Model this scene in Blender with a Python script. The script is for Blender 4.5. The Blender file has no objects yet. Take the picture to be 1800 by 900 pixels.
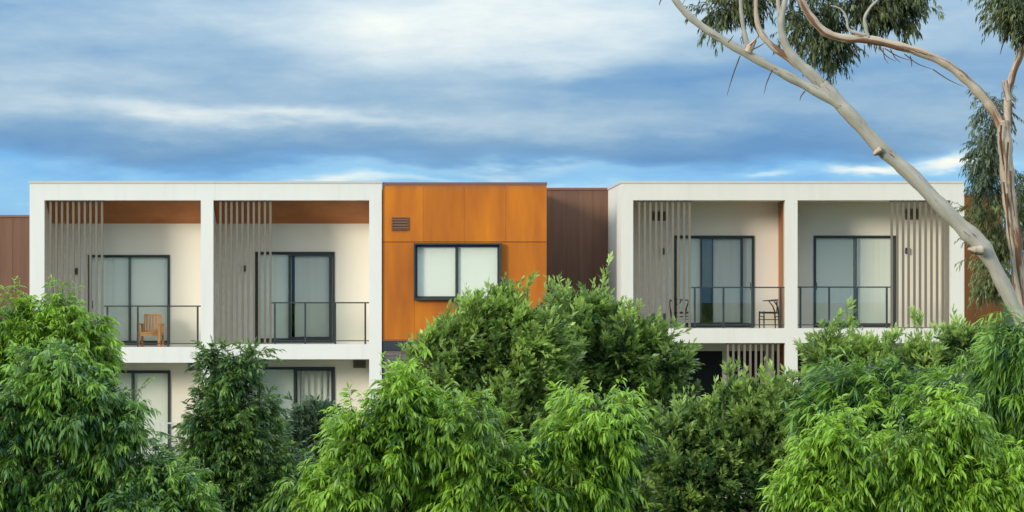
import bpy, math, random
import numpy as np
R = math.radians
random.seed(7)
scene = bpy.context.scene
col = scene.collection

# ------------------------------------------------------------------ camera
F = 5360.0            # focal length in photo pixels (photo 1800 wide)
CX, CY = 711.0, 520.0 # where the level view axis meets the photo
CAMZ, DIST = 4.9, 80.0
cam_d = bpy.data.cameras.new('camera')
cam = bpy.data.objects.new('camera', cam_d); col.objects.link(cam)
cam.location = (0, -DIST, CAMZ); cam.rotation_euler = (R(90), 0, 0)
cam_d.sensor_width = 36; cam_d.sensor_fit = 'HORIZONTAL'
cam_d.lens = 36 * F / 1800
cam_d.shift_x = (900 - CX) / 1800; cam_d.shift_y = (CY - 450) / 1800
cam_d.clip_start = 0.5; cam_d.clip_end = 5000
scene.camera = cam

# ------------------------------------------------------------------ sky, sun, exposure
SUN_AZ, SUN_EL = 50.0, 14.0      # degrees left of the facade's normal, above the horizon
SKY = 0.10
world = bpy.data.worlds.new('World'); scene.world = world; world.use_nodes = True
nt = world.node_tree; nt.nodes.clear()
def node(kind, **kw):
    n = nt.nodes.new(kind)
    for k, v in kw.items(): setattr(n, k, v)
    return n
def inp(sock, v):
    if hasattr(v, 'is_output') or isinstance(v, bpy.types.NodeSocket): nt.links.new(v, sock)
    else: sock.default_value = v
def M(op, a, b=0.0, c=0.0):
    n = node('ShaderNodeMath', operation=op)
    inp(n.inputs[0], a); inp(n.inputs[1], b); inp(n.inputs[2], c)
    return n.outputs[0]
def srgb(r, g, b, k=1.0):
    f = lambda c: ((c/255.0)/12.92 if c/255.0 <= 0.04045 else ((c/255.0+0.055)/1.055)**2.4) * k
    return (f(r), f(g), f(b), 1.0)
def build_world():
    out = node('ShaderNodeOutputWorld'); bg = node('ShaderNodeBackground')
    sky = node('ShaderNodeTexSky', sky_type='NISHITA', sun_disc=False)
    sky.sun_elevation = R(SUN_EL); sky.sun_rotation = R(180 + SUN_AZ)
    tc = node('ShaderNodeTexCoord'); sep = node('ShaderNodeSeparateXYZ')
    nt.links.new(tc.outputs['Generated'], sep.inputs[0])
    x, y, z = sep.outputs
    U = M('MULTIPLY', M('ARCTAN2', x, y), 5.36)
    V = M('MULTIPLY', M('ARCSINE', z), 5.36)
    def noise(su, sv, off, detail=5, rough=0.55, out='Fac'):
        cb = node('ShaderNodeCombineXYZ')
        inp(cb.inputs[0], M('MULTIPLY', U, su)); inp(cb.inputs[1], M('MULTIPLY', V, sv)); cb.inputs[2].default_value = off
        n = node('ShaderNodeTexNoise'); n.inputs['Scale'].default_value = 1.0
        n.inputs['Detail'].default_value = detail; n.inputs['Roughness'].default_value = rough
        nt.links.new(cb.outputs[0], n.inputs['Vector'])
        return n.outputs[out]
    w1 = M('SUBTRACT', noise(2.6, 7.0, 3.1), 0.5); w2 = M('SUBTRACT', noise(2.2, 9.0, 8.7), 0.5)
    u = M('MULTIPLY_ADD', w1, 0.34, U); v = M('MULTIPLY_ADD', w2, 0.16, V)
    fb = M('SUBTRACT', noise(2.0, 8.0, 1.3, 7, 0.58), 0.5)
    fine = M('SUBTRACT', noise(8.0, 27.0, 5.5, 5, 0.6), 0.5)
    val = M('ADD', M('MULTIPLY', fb, 0.85), M('MULTIPLY_ADD', fine, 0.24, 0.40))
    # the cloud streaks that the photograph shows over the roofs
    streaks = [(760,30,380,75,.36,0),(1020,70,240,60,.20,0),(300,70,200,34,-.14,0),(60,120,240,50,.20,0),
               (430,195,330,17,.36,.07),(80,190,160,20,.16,0),(260,262,420,26,-.20,0),(560,275,260,24,-.18,0),
               (1120,135,420,26,-.20,0),(960,205,300,17,.16,0),(1250,262,420,26,-.30,0),(1500,120,260,40,-.16,0),
               (1720,25,300,40,.08,0),(1505,303,75,13,.60,0),(1650,300,45,14,.55,0),(1330,308,70,9,.34,0),
               (900,292,200,9,.22,0),(1000,318,260,9,.14,0),(500,322,300,9,.20,0)]
    for px, py, sx, sy, a, sl in streaks:
        du = M('SUBTRACT', u, (px - CX) / 1000)
        dv = M('MULTIPLY_ADD', du, sl, M('SUBTRACT', v, (CY - py) / 1000))
        q = M('ADD', M('POWER', M('ABSOLUTE', M('DIVIDE', du, sx/1000)), 2.0), M('POWER', M('ABSOLUTE', M('DIVIDE', dv, sy/1000)), 2.0))
        g = M('EXPONENT', M('MULTIPLY', q, -1.0))
        val = M('MULTIPLY_ADD', g, a, val)
    ramp = node('ShaderNodeValToRGB'); el = ramp.color_ramp.elements
    k = 1.0
    stops = [(0.05, srgb(74,136,192)), (0.28, srgb(106,155,198)), (0.48, srgb(146,180,208)), (0.72, srgb(190,210,224)), (1.0, srgb(238,243,238))]
    while len(el) < len(stops): el.new(0.5)
    for e, (p, c) in zip(el, stops): e.position = p; e.color = c
    inp(ramp.inputs[0], val)
    # a clear strip under the cloud deck, low over the roofs
    ramp2 = node('ShaderNodeValToRGB'); e2 = ramp2.color_ramp.elements; stops2 = [(0.20, srgb(92,170,232)), (0.48, srgb(140,200,240)), (0.72, srgb(214,236,244)), (0.95, srgb(252,252,240))]
    while len(e2) < len(stops2): e2.new(0.5)
    for e, (p, c) in zip(e2, stops2): e.position = p; e.color = c
    inp(ramp2.inputs[0], val)
    st = node('ShaderNodeMapRange', interpolation_type='SMOOTHSTEP'); st.inputs[1].default_value = .262; st.inputs[2].default_value = .212
    inp(st.inputs[0], v)
    deck = node('ShaderNodeMix', data_type='RGBA'); nt.links.new(st.outputs[0], deck.inputs[0])
    nt.links.new(ramp.outputs[0], deck.inputs[6]); nt.links.new(ramp2.outputs[0], deck.inputs[7])
    # brighter overhead, as an overcast dome is, to lift the ambient light
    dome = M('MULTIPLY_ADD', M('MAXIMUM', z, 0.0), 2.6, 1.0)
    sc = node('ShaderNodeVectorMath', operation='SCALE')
    # and greyed overhead, out of view, so the ambient light is less blue
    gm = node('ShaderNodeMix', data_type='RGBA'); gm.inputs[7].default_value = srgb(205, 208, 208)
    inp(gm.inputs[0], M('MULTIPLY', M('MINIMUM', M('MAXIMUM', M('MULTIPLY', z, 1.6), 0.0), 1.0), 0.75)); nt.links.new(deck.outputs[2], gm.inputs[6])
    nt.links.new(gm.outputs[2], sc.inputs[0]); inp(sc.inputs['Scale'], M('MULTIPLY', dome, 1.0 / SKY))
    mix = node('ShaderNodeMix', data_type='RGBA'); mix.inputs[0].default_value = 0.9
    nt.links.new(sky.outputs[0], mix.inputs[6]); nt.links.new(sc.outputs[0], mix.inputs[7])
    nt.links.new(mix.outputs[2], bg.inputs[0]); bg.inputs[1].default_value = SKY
    nt.links.new(bg.outputs[0], out.inputs[0])
build_world()
sun_d = bpy.data.lights.new('sun', 'SUN'); sun_d.energy = 2.4; sun_d.angle = R(14); sun_d.color = (1.0, 0.92, 0.79)
sun = bpy.data.objects.new('sun', sun_d); col.objects.link(sun)
sun.location = (-40, -40, 30)
from mathutils import Vector, Matrix
sdir = Vector((-math.sin(R(SUN_AZ))*math.cos(R(SUN_EL)), -math.cos(R(SUN_AZ))*math.cos(R(SUN_EL)), math.sin(R(SUN_EL))))
sun.rotation_euler = sdir.to_track_quat('Z', 'Y').to_euler()
scene.view_settings.view_transform = 'Standard'; scene.view_settings.look = 'None'
scene.view_settings.exposure = 0.0; scene.view_settings.gamma = 1.0
scene.view_settings.use_curve_mapping = False

# ------------------------------------------------------------------ helpers
def X(px, Y=0.0): return (px - CX) * (Y + DIST) / F
def Z(py, Y=0.0): return CAMZ + (CY - py) * (Y + DIST) / F
def P(px, py, Y): return Vector((X(px, Y), Y, Z(py, Y)))

class MB:
    def __init__(s): s.v = []; s.f = []; s.sm = []
    def add(s, vs, fs, smooth=False):
        o = len(s.v); s.v += [tuple(v) for v in vs]; s.f += [tuple(i + o for i in f) for f in fs]; s.sm += [smooth] * len(fs)
        return s
    def box(s, x0, x1, y0, y1, z0, z1):
        if x0 > x1: x0, x1 = x1, x0
        if z0 > z1: z0, z1 = z1, z0
        vs = [(x0,y0,z0),(x1,y0,z0),(x1,y1,z0),(x0,y1,z0),(x0,y0,z1),(x1,y0,z1),(x1,y1,z1),(x0,y1,z1)]
        return s.add(vs, [(3,2,1,0),(4,5,6,7),(0,1,5,4),(1,2,6,5),(2,3,7,6),(3,0,4,7)])
    def grid(s, xs, zs, solid, y0, y1):
        """a wall y0..y1 thick made of cells xs x zs; solid[(i,j)] false = opening"""
        nx, nz = len(xs) - 1, len(zs) - 1
        on = lambda i, j: 0 <= i < nx and 0 <= j < nz and solid(i, j)
        idx = {}
        def vid(i, j, k):
            if (i, j, k) not in idx:
                idx[(i, j, k)] = len(s.v); s.v.append((xs[i], (y0, y1)[k], zs[j]))
            return idx[(i, j, k)]
        def q(*a): s.f.append(tuple(vid(*t) for t in a)); s.sm.append(False)
        for i in range(nx):
            for j in range(nz):
                if not on(i, j): continue
                q((i,j,0),(i+1,j,0),(i+1,j+1,0),(i,j+1,0)); q((i+1,j,1),(i,j,1),(i,j+1,1),(i+1,j+1,1))
                if not on(i-1, j): q((i,j,1),(i,j,0),(i,j+1,0),(i,j+1,1))
                if not on(i+1, j): q((i+1,j,0),(i+1,j,1),(i+1,j+1,1),(i+1,j+1,0))
                if not on(i, j-1): q((i,j,1),(i+1,j,1),(i+1,j,0),(i,j,0))
                if not on(i, j+1): q((i,j+1,0),(i+1,j+1,0),(i+1,j+1,1),(i,j+1,1))
        return s
    def tube(s, pts, rad, n=8, rough=0.0, seed=0, cap=True):
        rnd = random.Random(seed); pts = [Vector(p) for p in pts]; m = len(pts)
        if not hasattr(rad, '__len__'): rad = [rad] * m
        u = None; vs = []
        for i, p in enumerate(pts):
            t = (pts[min(i+1, m-1)] - pts[max(i-1, 0)]).normalized()
            if u is None: u = t.cross(Vector((0.31, 0.9, 0.2))).normalized()
            u = (u - t * u.dot(t)).normalized(); w = t.cross(u)
            for k in range(n):
                a = 2 * math.pi * k / n; rr = rad[i] * (1 + rough * (rnd.random() - 0.5))
                vs.append(p + (u * math.cos(a) + w * math.sin(a)) * rr)
        fs = [(i*n+k, i*n+(k+1) % n, (i+1)*n+(k+1) % n, (i+1)*n+k) for i in range(m-1) for k in range(n)]
        if cap: fs += [tuple(reversed(range(n))), tuple(range((m-1)*n, m*n))]
        return s.add(vs, fs, True)
    def mesh(s, name):
        me = bpy.data.meshes.new(name); me.from_pydata(s.v, [], s.f); me.polygons.foreach_set('use_smooth', s.sm); me.update()
        return me
    def build(s, name, m, parent=None, bevel=0.0):
        o = bpy.data.objects.new(name, s.mesh(name)); col.objects.link(o)
        if m: o.data.materials.append(m)
        if parent: o.parent = parent
        if bevel:
            b = o.modifiers.new('bevel', 'BEVEL'); b.width = bevel; b.segments = 2; b.limit_method = 'ANGLE'
        return o
def box(name, m, parent, x0, x1, y0, y1, z0, z1, bevel=0.0):
    return MB().box(x0, x1, y0, y1, z0, z1).build(name, m, parent, bevel)
def pxbox(name, m, parent, p0, p1, y0, y1, q0, q1, bevel=0.0):
    """box whose front face (at y0) covers photo pixels p0..p1, q0..q1"""
    return box(name, m, parent, X(p0, y0), X(p1, y0), y0, y1, Z(q1, y0), Z(q0, y0), bevel)
def tag(o, label=None, cat=None, group=None, kind=None):
    if label: o['label'] = label
    if cat: o['category'] = cat
    if group: o['group'] = group
    if kind: o['kind'] = kind
    return o
def empty(name, loc=(0, 0, 0), rz=0.0):
    o = bpy.data.objects.new(name, None); col.objects.link(o); o.location = loc; o.rotation_euler = (0, 0, rz)
    return o
def dup(o, name, parent, dx=0, dy=0, dz=0):
    c = o.copy(); c.name = name; col.objects.link(c); c.parent = parent
    c.location = o.location + Vector((dx, dy, dz)); return c

# ------------------------------------------------------------------ materials
def mat(name, c, rough=0.6, var=0.10, scale=(3, 3, 3), spec=0.4, bump=0.0, bscale=60.0, c2=None, obj_var=0.0, metal=0.0, detail=6, streak=0.0):
    m = bpy.data.materials.new(name); m.use_nodes = True; t = m.node_tree; b = t.nodes['Principled BSDF']
    b.inputs['Roughness'].default_value = rough; b.inputs['Specular IOR Level'].default_value = spec; b.inputs['Metallic'].default_value = metal
    tc = t.nodes.new('ShaderNodeTexCoord'); mp = t.nodes.new('ShaderNodeMapping'); mp.inputs['Scale'].default_value = scale
    n = t.nodes.new('ShaderNodeTexNoise'); n.inputs['Scale'].default_value = 1.0; n.inputs['Detail'].default_value = detail; n.inputs['Roughness'].default_value = 0.6
    t.links.new(tc.outputs['Object'], mp.inputs[0]); t.links.new(mp.outputs[0], n.inputs['Vector'])
    mx = t.nodes.new('ShaderNodeMix'); mx.data_type = 'RGBA'
    mr = t.nodes.new('ShaderNodeMapRange'); mr.inputs[1].default_value = 0.3; mr.inputs[2].default_value = 0.7
    t.links.new(n.outputs['Fac'], mr.inputs[0])
    if c2 is None: c2 = tuple(min(1, v * (1 + var)) for v in c[:3]); c = tuple(v * (1 - var) for v in c[:3])
    mx.inputs[6].default_value = (*c[:3], 1); mx.inputs[7].default_value = (*c2[:3], 1)
    t.links.new(mr.outputs[0], mx.inputs[0]); last = mx.outputs[2]
    if streak:      # rain streaks and grime
        mp3 = t.nodes.new('ShaderNodeMapping'); mp3.inputs['Scale'].default_value = (5, 5, .35); n3 = t.nodes.new('ShaderNodeTexNoise'); n3.inputs['Scale'].default_value = 1.0; n3.inputs['Detail'].default_value = 5
        t.links.new(tc.outputs['Object'], mp3.inputs[0]); t.links.new(mp3.outputs[0], n3.inputs['Vector'])
        r3 = t.nodes.new('ShaderNodeMapRange'); r3.inputs[1].default_value = .52; r3.inputs[2].default_value = .75; r3.inputs[4].default_value = streak; t.links.new(n3.outputs['Fac'], r3.inputs[0])
        m3 = t.nodes.new('ShaderNodeMix'); m3.data_type = 'RGBA'; m3.inputs[7].default_value = (.42, .39, .33, 1); t.links.new(r3.outputs[0], m3.inputs[0]); t.links.new(last, m3.inputs[6]); last = m3.outputs[2]
    if obj_var:
        oi = t.nodes.new('ShaderNodeObjectInfo'); hs = t.nodes.new('ShaderNodeHueSaturation')
        mr2 = t.nodes.new('ShaderNodeMapRange'); mr2.inputs[3].default_value = 1 - obj_var; mr2.inputs[4].default_value = 1 + obj_var
        t.links.new(oi.outputs['Random'], mr2.inputs[0]); t.links.new(mr2.outputs[0], hs.inputs['Value']); t.links.new(last, hs.inputs['Color']); last = hs.outputs[0]
    t.links.new(last, b.inputs['Base Color'])
    if bump:
        n2 = t.nodes.new('ShaderNodeTexNoise'); n2.inputs['Scale'].default_value = bscale; n2.inputs['Detail'].default_value = 4
        t.links.new(tc.outputs['Object'], n2.inputs['Vector'])
        bp = t.nodes.new('ShaderNodeBump'); bp.inputs['Strength'].default_value = bump; bp.inputs['Distance'].default_value = 0.02
        t.links.new(n2.outputs['Fac'], bp.inputs['Height']); t.links.new(bp.outputs[0], b.inputs['Normal'])
    return m
def glass_mat(name, tint, rough=0.0, ior=1.5):
    m = bpy.data.materials.new(name); m.use_nodes = True; t = m.node_tree; t.nodes.clear()
    o = t.nodes.new('ShaderNodeOutputMaterial'); tr = t.nodes.new('ShaderNodeBsdfTransparent'); gl = t.nodes.new('ShaderNodeBsdfGlossy')
    lw = t.nodes.new('ShaderNodeLayerWeight'); lw.inputs[0].default_value = .5
    pw = t.nodes.new('ShaderNodeMath'); pw.operation = 'POWER'; pw.inputs[1].default_value = 5.0; t.links.new(lw.outputs['Facing'], pw.inputs[0])
    fr = t.nodes.new('ShaderNodeMath'); fr.operation = 'MULTIPLY_ADD'; fr.inputs[1].default_value = .9; fr.inputs[2].default_value = .032; t.links.new(pw.outputs[0], fr.inputs[0]); mx = t.nodes.new('ShaderNodeMixShader')
    tr.inputs[0].default_value = (*tint, 1); gl.inputs['Roughness'].default_value = rough
    t.links.new(fr.outputs[0], mx.inputs[0]); t.links.new(tr.outputs[0], mx.inputs[1]); t.links.new(gl.outputs[0], mx.inputs[2]); t.links.new(mx.outputs[0], o.inputs[0])
    return m
def leaf_mat(name, dark, light, rough=0.42, trans=0.28, spec=0.35):
    m = bpy.data.materials.new(name); m.use_nodes = True; t = m.node_tree; b = t.nodes['Principled BSDF']; o = t.nodes['Material Output']
    a = t.nodes.new('ShaderNodeAttribute'); a.attribute_name = 'tint'
    mx = t.nodes.new('ShaderNodeMix'); mx.data_type = 'RGBA'; mx.inputs[6].default_value = (*dark, 1); mx.inputs[7].default_value = (*light, 1)
    t.links.new(a.outputs['Fac'], mx.inputs[0]); t.links.new(mx.outputs[2], b.inputs['Base Color'])
    b.inputs['Roughness'].default_value = rough; b.inputs['Specular IOR Level'].default_value = spec
    tr = t.nodes.new('ShaderNodeBsdfTranslucent'); ms = t.nodes.new('ShaderNodeMixShader'); ms.inputs[0].default_value = trans
    hs = t.nodes.new('ShaderNodeHueSaturation'); hs.inputs['Value'].default_value = 1.5; hs.inputs['Hue'].default_value = 0.485
    t.links.new(mx.outputs[2], hs.inputs['Color']); t.links.new(hs.outputs[0], tr.inputs[0])
    t.links.new(b.outputs[0], ms.inputs[1]); t.links.new(tr.outputs[0], ms.inputs[2]); t.links.new(ms.outputs[0], o.inputs[0])
    return m
WHITE = mat('white_render', (.83, .81, .745), .75, .03, (.7, .7, .35), .3, .12, 90, streak=.10)
WALL = mat('cream_render', (.88, .82, .69), .8, .025, (.7, .7, .35), .3, .12, 90)
WHITE2 = mat('beige_render', (.77, .735, .645), .75, .03, (.7, .7, .35), .3, .12, 90, streak=.10)
CAP = mat('parapet_flashing', (.62, .60, .55), .5, .06, (1, 1, 1), .4)
BCAP = mat('rust_flashing', (.26, .105, .07), .5, .06, (1, 1, 1), .4)
SLAT = mat('taupe_slat', (.20, .17, .125), .55, .06, (6, 6, .6), .35, 0, 60, None, .05)
ORANGE = mat('rust_orange_sheet', (.42, .112, .012), .5, .1, (1.5, 1.5, .28), .35, .05, 30, (.66, .205, .008), .08, detail=3, streak=.0)
BROWN = mat('dark_brown_sheet', (.140, .071, .044), .55, .1, (5, 5, .25), .3, .05, 30, (.21, .108, .068), .04)
RUST = mat('rust_sheet', (.30, .10, .025), .5, .1, (3, 3, .3), .35, .05, 30, (.42, .15, .03), .05)
SOFFIT = mat('brown_soffit', (.40, .125, .036), .6, .1, (1.2, 1.2, 1.2), .3, 0, 60, (.56, .20, .06))
CHAR = mat('charcoal_metal', (.040, .047, .047), .4, .12, (4, 4, 4), .5)
DARKBAND = mat('charcoal_flashing', (.035, .044, .050), .5, .1, (2, 2, 2), .4)
BLIND = mat('roller_blind_cloth', (.92, .91, .79), .85, .03, (.6, 1, .8), .1)
BLIND2 = mat('grey_curtain_cloth', (.64, .64, .57), .85, .05, (9, 1, .4), .1)
BLIND3 = mat('dark_grey_drape_cloth', (.20, .215, .20), .85, .08, (9, 1, .4), .1)
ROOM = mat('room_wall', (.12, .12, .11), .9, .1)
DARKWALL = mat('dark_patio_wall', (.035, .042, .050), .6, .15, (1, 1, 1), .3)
GLASS = glass_mat('door_glass', (.97, .985, .975))
BGLASS = glass_mat('balustrade_glass', (.97, .985, .975))
BRICK = mat('grey_brick', (.15, .135, .115), .85, .2, (14, 14, 14), .2, .4, 80, None, .18)
MORTAR = mat('mortar', (.50, .48, .43), .9, .08, (8, 8, 8), .1, .3, 90)
FLOOR = mat('balcony_tile', (.40, .38, .35), .6, .1)
ROOF = mat('roof_membrane', (.30, .30, .29), .8, .1)
TEAK = mat('teak_wood', (.44, .19, .06), .5, .1, (20, 20, 2), .35, 0, 60, (.60, .28, .09))
BLACKWOOD = mat('black_stained_wood', (.022, .022, .021), .4, .1, (9, 9, 2), .4)
GREYBOX = mat('plain_grey', (.20, .20, .20), .6, .06)
LAWN = mat('lawn_ground', (.035, .060, .018), .95, .3, (.8, .8, .8), .1, .6, 25)
PATH = mat('concrete_path', (.42, .41, .38), .85, .1, (1.5, 1.5, 1.5), .2, .2, 60)

# ------------------------------------------------------------------ ground
g = MB().add([(-2000,-2000,0),(2000,-2000,0),(2000,2000,0),(-2000,2000,0)], [(0,1,2,3)]).build('ground', LAWN); tag(g, kind='structure')
g = box('path', PATH, None, -60, 60, -6.2, -4.4, -.1, .02); tag(g, kind='structure')

# ------------------------------------------------------------------ building parts
BD = 1.6        # balcony depth
DEPTH = 5.4     # how far the white blocks run back
def slat_screen(parent, p0, p1, n, q0, q1, Y=0.08):
    """n upright slats with centres from photo x p0 to p1, between a head and a floor channel"""
    z0, z1 = Z(q1), Z(q0); w = .029
    sc = box('slat_screen', SLAT, parent, X(p0)-.06, X(p1)+.06, Y+.015, Y+.065, z1-.03, z1-.003); box('floor_channel', SLAT, sc, X(p0)-.06, X(p1)+.06, Y+.015, Y+.065, z0+.003, z0+.03)
    me = None
    for i in range(n):
        x = X(p0 + (p1 - p0) * i / (n - 1)) + random.uniform(-.003, .003)
        if me is None:
            s = box('slat', SLAT, sc, -w, w, 0, .065, z0 + .031, z1 - .031); me = s.data
        else:
            s = bpy.data.objects.new('slat', me); col.objects.link(s); s.parent = sc
        s.location = (x, Y, 0); s.rotation_euler = (0, 0, random.uniform(-.02, .02))
    return sc
def balustrade(parent, p0, p1, posts, q0, q1, Y=0.10, zbase=None):
    zt, zb = Z(q0), Z(q1)
    b = MB().box(X(p0), X(p1), Y, Y+.05, zt-.035, zt).box(X(p0), X(p1), Y+.005, Y+.04, zb+.075, zb+.10).build('balustrade', CHAR, parent, .004)
    for p in posts: box('post', CHAR, b, X(p)-.024, X(p)+.024, Y-.012, Y+.052, zb - .05, zt-.036)
    e = [p0] + list(posts) + [p1]
    for a, c in zip(posts[:-1], posts[1:]):
        box('glass_pane', BGLASS, b, X(a)+.035, X(c)-.035, Y+.018, Y+.028, zb+.102, zt-.037)
    if X(posts[0]) - X(p0) > .12: box('glass_pane', BGLASS, b, X(p0)+.01, X(posts[0])-.035, Y+.018, Y+.028, zb+.102, zt-.037)
    return b
def baluster_rail(parent, p0, p1, n, q0, q1, m, Y=0.10):
    zt, zb = Z(q0), Z(q1)
    b = MB().box(X(p0), X(p1), Y, Y+.05, zt-.035, zt).box(X(p0), X(p1), Y, Y+.05, zb+.06, zb+.10).build('balustrade', m, parent)
    me = None
    for i in range(n):
        x = X(p0 + (p1-p0)*(i+.5)/n)
        if me is None: s = box('baluster', m, b, -.022, .022, 0, .03, zb+.101, zt-.036); me = s.data
        else: s = bpy.data.objects.new('baluster', me); col.objects.link(s); s.parent = b
        s.location = (x, Y+.01, 0)
    return b
def frame_ring(mb, x0, x1, z0, z1, y0, y1, w, wb=None):
    wb = wb or w
    mb.box(x0, x0+w, y0, y1, z0, z1).box(x1-w, x1, y0, y1, z0, z1).box(x0+w, x1-w, y0, y1, z1-w, z1).box(x0+w, x1-w, y0, y1, z0, z0+wb)
def sliding_door(parent, p0, p1, q0, q1, sashes, handle=None, Y=BD, name='sliding_door', blinds=None):
    """sashes: (p_left, p_right, track, curtain) in photo pixels; p, q measured at the back wall"""
    x0, x1, z0, z1 = X(p0, Y), X(p1, Y), Z(q1, Y), Z(q0, Y)
    mb = MB(); frame_ring(mb, x0, x1, z0, z1, Y-.03, Y+.10, .042, .06)
    d = mb.build(name, CHAR, parent, .004)
    for (a, c, track, w) in sashes:
        xa, xc = max(X(a, Y), x0+.044), min(X(c, Y), x1-.044)
        y0 = Y + (.0, .05)[track]
        mb = MB(); frame_ring(mb, xa, xc, z0+.062, z1-.044, y0, y0+.04, w, w+.02)
        mb.build('sash', CHAR, d)
        box('pane', GLASS, d, xa+w+.001, xc-w-.001, y0+.016, y0+.024, z0+.062+w+.021, z1-.058-w)
    for (a, c, m, fold) in (blinds or [(p0, p1, BLIND, 0)]):
        xa, xc = X(a, Y), X(c, Y); yb = Y + .105; mb = MB()
        if fold:
            n = 48; vs = []; 
            for i in range(n+1):
                t = i / n; dy = fold * math.sin(t * n * 0.85 + math.sin(i) * .6)
                vs += [(xa+(xc-xa)*t, yb+.06+dy, z0+.03), (xa+(xc-xa)*t, yb+.06+dy, z1+.05)]
            mb.add(vs, [(2*i, 2*i+2, 2*i+3, 2*i+1) for i in range(n)], True); mb.build('curtain', m, d)
        else:
            mb.box(xa, xc, yb, yb+.006, z0+.03, z1+.05); mb.build('roller_blind', m, d)
    if handle:
        hx, hz = X(handle[0], Y), Z(handle[1], Y)
        MB().tube([(hx, Y-.002, hz-.10), (hx, Y-.06, hz-.09), (hx, Y-.06, hz+.09), (hx, Y-.002, hz+.10)], .011, 6).build('handle', CHAR, d)
    return d
def vent(parent, p0, p1, q0, q1, n, m, Y, name='louvre_vent'):
    x0, x1, z0, z1 = X(p0, Y), X(p1, Y), Z(q1, Y), Z(q0, Y)
    mb = MB(); frame_ring(mb, x0, x1, z0, z1, Y-.035, Y-.002, .03)
    mb.box(x0+.031, x1-.031, Y-.008, Y-.003, z0+.031, z1-.031)
    v = mb.build(name, m, parent); h = (z1 - z0 - .062) / n
    for i in range(n):
        zc = z0 + .031 + h * (i + .5)
        b = MB().box(x0+.032, x1-.032, -.012, .012, -h*.34, h*.34).build('blade', m, v); b.location = (0, Y-.022, zc)
        b.rotation_euler = (R(-22), 0, 0)
    return v
def wall_lamp(parent, p, q, Y=BD):
    x, z = X(p, Y), Z(q, Y)
    return MB().box(x-.05, x+.05, Y-.012, Y-.002, z-.07, z+.07).box(x-.035, x+.035, Y-.09, Y-.013, z-.085, z+.085).build('wall_lamp', CHAR, parent, .004)

def wall_with_openings(name, m, parent, x0, x1, z0, z1, y0, y1, ops):
    xs = sorted({x0, x1, *[o[0] for o in ops], *[o[1] for o in ops]}); zs = sorted({z0, z1, *[o[2] for o in ops], *[o[3] for o in ops]})
    def solid(i, j):
        cx, cz = (xs[i]+xs[i+1])/2, (zs[j]+zs[j+1])/2
        return not any(o[0] < cx < o[1] and o[2] < cz < o[3] for o in ops)
    return MB().grid(xs, zs, solid, y0, y1).build(name, m, parent)
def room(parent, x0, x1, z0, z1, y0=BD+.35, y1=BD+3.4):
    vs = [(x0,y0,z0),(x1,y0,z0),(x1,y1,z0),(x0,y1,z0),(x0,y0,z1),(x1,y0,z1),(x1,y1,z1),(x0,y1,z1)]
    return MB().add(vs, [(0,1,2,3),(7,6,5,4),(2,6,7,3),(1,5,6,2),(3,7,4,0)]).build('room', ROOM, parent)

def white_block(name, label, xl, xi0, xm0, xm1, xi1, xr, slabs, m):
    """two-bay frame. slabs: (top, bottom) photo y of each bay's floor slab"""
    root = tag(empty(name, (X((xl+xr)/2), 0, 0)), label, 'building')
    root_inv = Vector(root.location)
    xs = [X(v) for v in (xl, xi0, xm0, xm1, xi1, xr)]
    zs = sorted({0.0, Z(322), Z(352), *[Z(v) for s in slabs for v in s]})
    def solid(i, j):
        zc = (zs[j] + zs[j+1]) / 2
        if i in (0, 2, 4) or zc > Z(352): return True
        s = slabs[0] if i == 1 else slabs[1]
        return Z(s[1]) < zc < Z(s[0])
    MB().grid(xs, zs, solid, 0, .30).build('facade_frame', m, root)
    return root
def settle(root):
    """children were built in world coordinates: keep them there under an Empty at the thing's base"""
    for c in root.children:
        c.location = Vector(c.location) - Vector(root.location)

# ------------------------------------------------------------------ left white block
LB = white_block('white_balcony_block', 'white rendered two-storey block with brown soffits, left of the orange block', 52, 78, 353, 375, 649, 671, [(610, 637.5), (605, 631.5)], WHITE)
XL, XR = X(52), X(671)
# party wall, side walls, roof, parapet cap
box('party_wall', WHITE, LB, X(353)+.02, X(375)-.02, .30, BD, .0, Z(352))
box('side_wall', WHITE, LB, XL+.002, X(78)-.004, .301, DEPTH, 0, Z(322)-.003)
box('side_wall', WHITE, LB, X(649)+.004, XR-.002, .301, DEPTH, 0, Z(322)-.003)
box('rear_wall', WALL, LB, X(78), X(649), DEPTH-.25, DEPTH-.005, 0, Z(352))
box('roof', ROOF, LB, X(78)-.002, X(649)+.002, .301, DEPTH-.01, Z(345), Z(330))
MB().box(XL-.02, X(378)-.004, -.02, .32, Z(322)+.001, Z(318)).box(X(378)+.004, XR+.004, -.02, .32, Z(322)+.001, Z(318.4)).build('parapet_cap', CAP, LB)
pxbox('control_joint', CAP, LB, 377.6, 378.2, -.002, .01, 322.5, 351)
zt = Z(393, BD)
doors = [(155, 299, 448, 606), (448.5, 588.5, 442.5, 602)]
gdoors = [(160, 300, 651, 812), (452, 589, 645, 808)]
ops = [(X(a, BD)+.004, X(c, BD)-.004, Z(d, BD)+.004, Z(b, BD)-.004) for a, c, b, d in doors + gdoors]
wall_with_openings('back_wall', WALL, LB, X(78)-.05, X(649)+.05, 0, Z(352)-.01, BD, BD+.25, ops)
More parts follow.
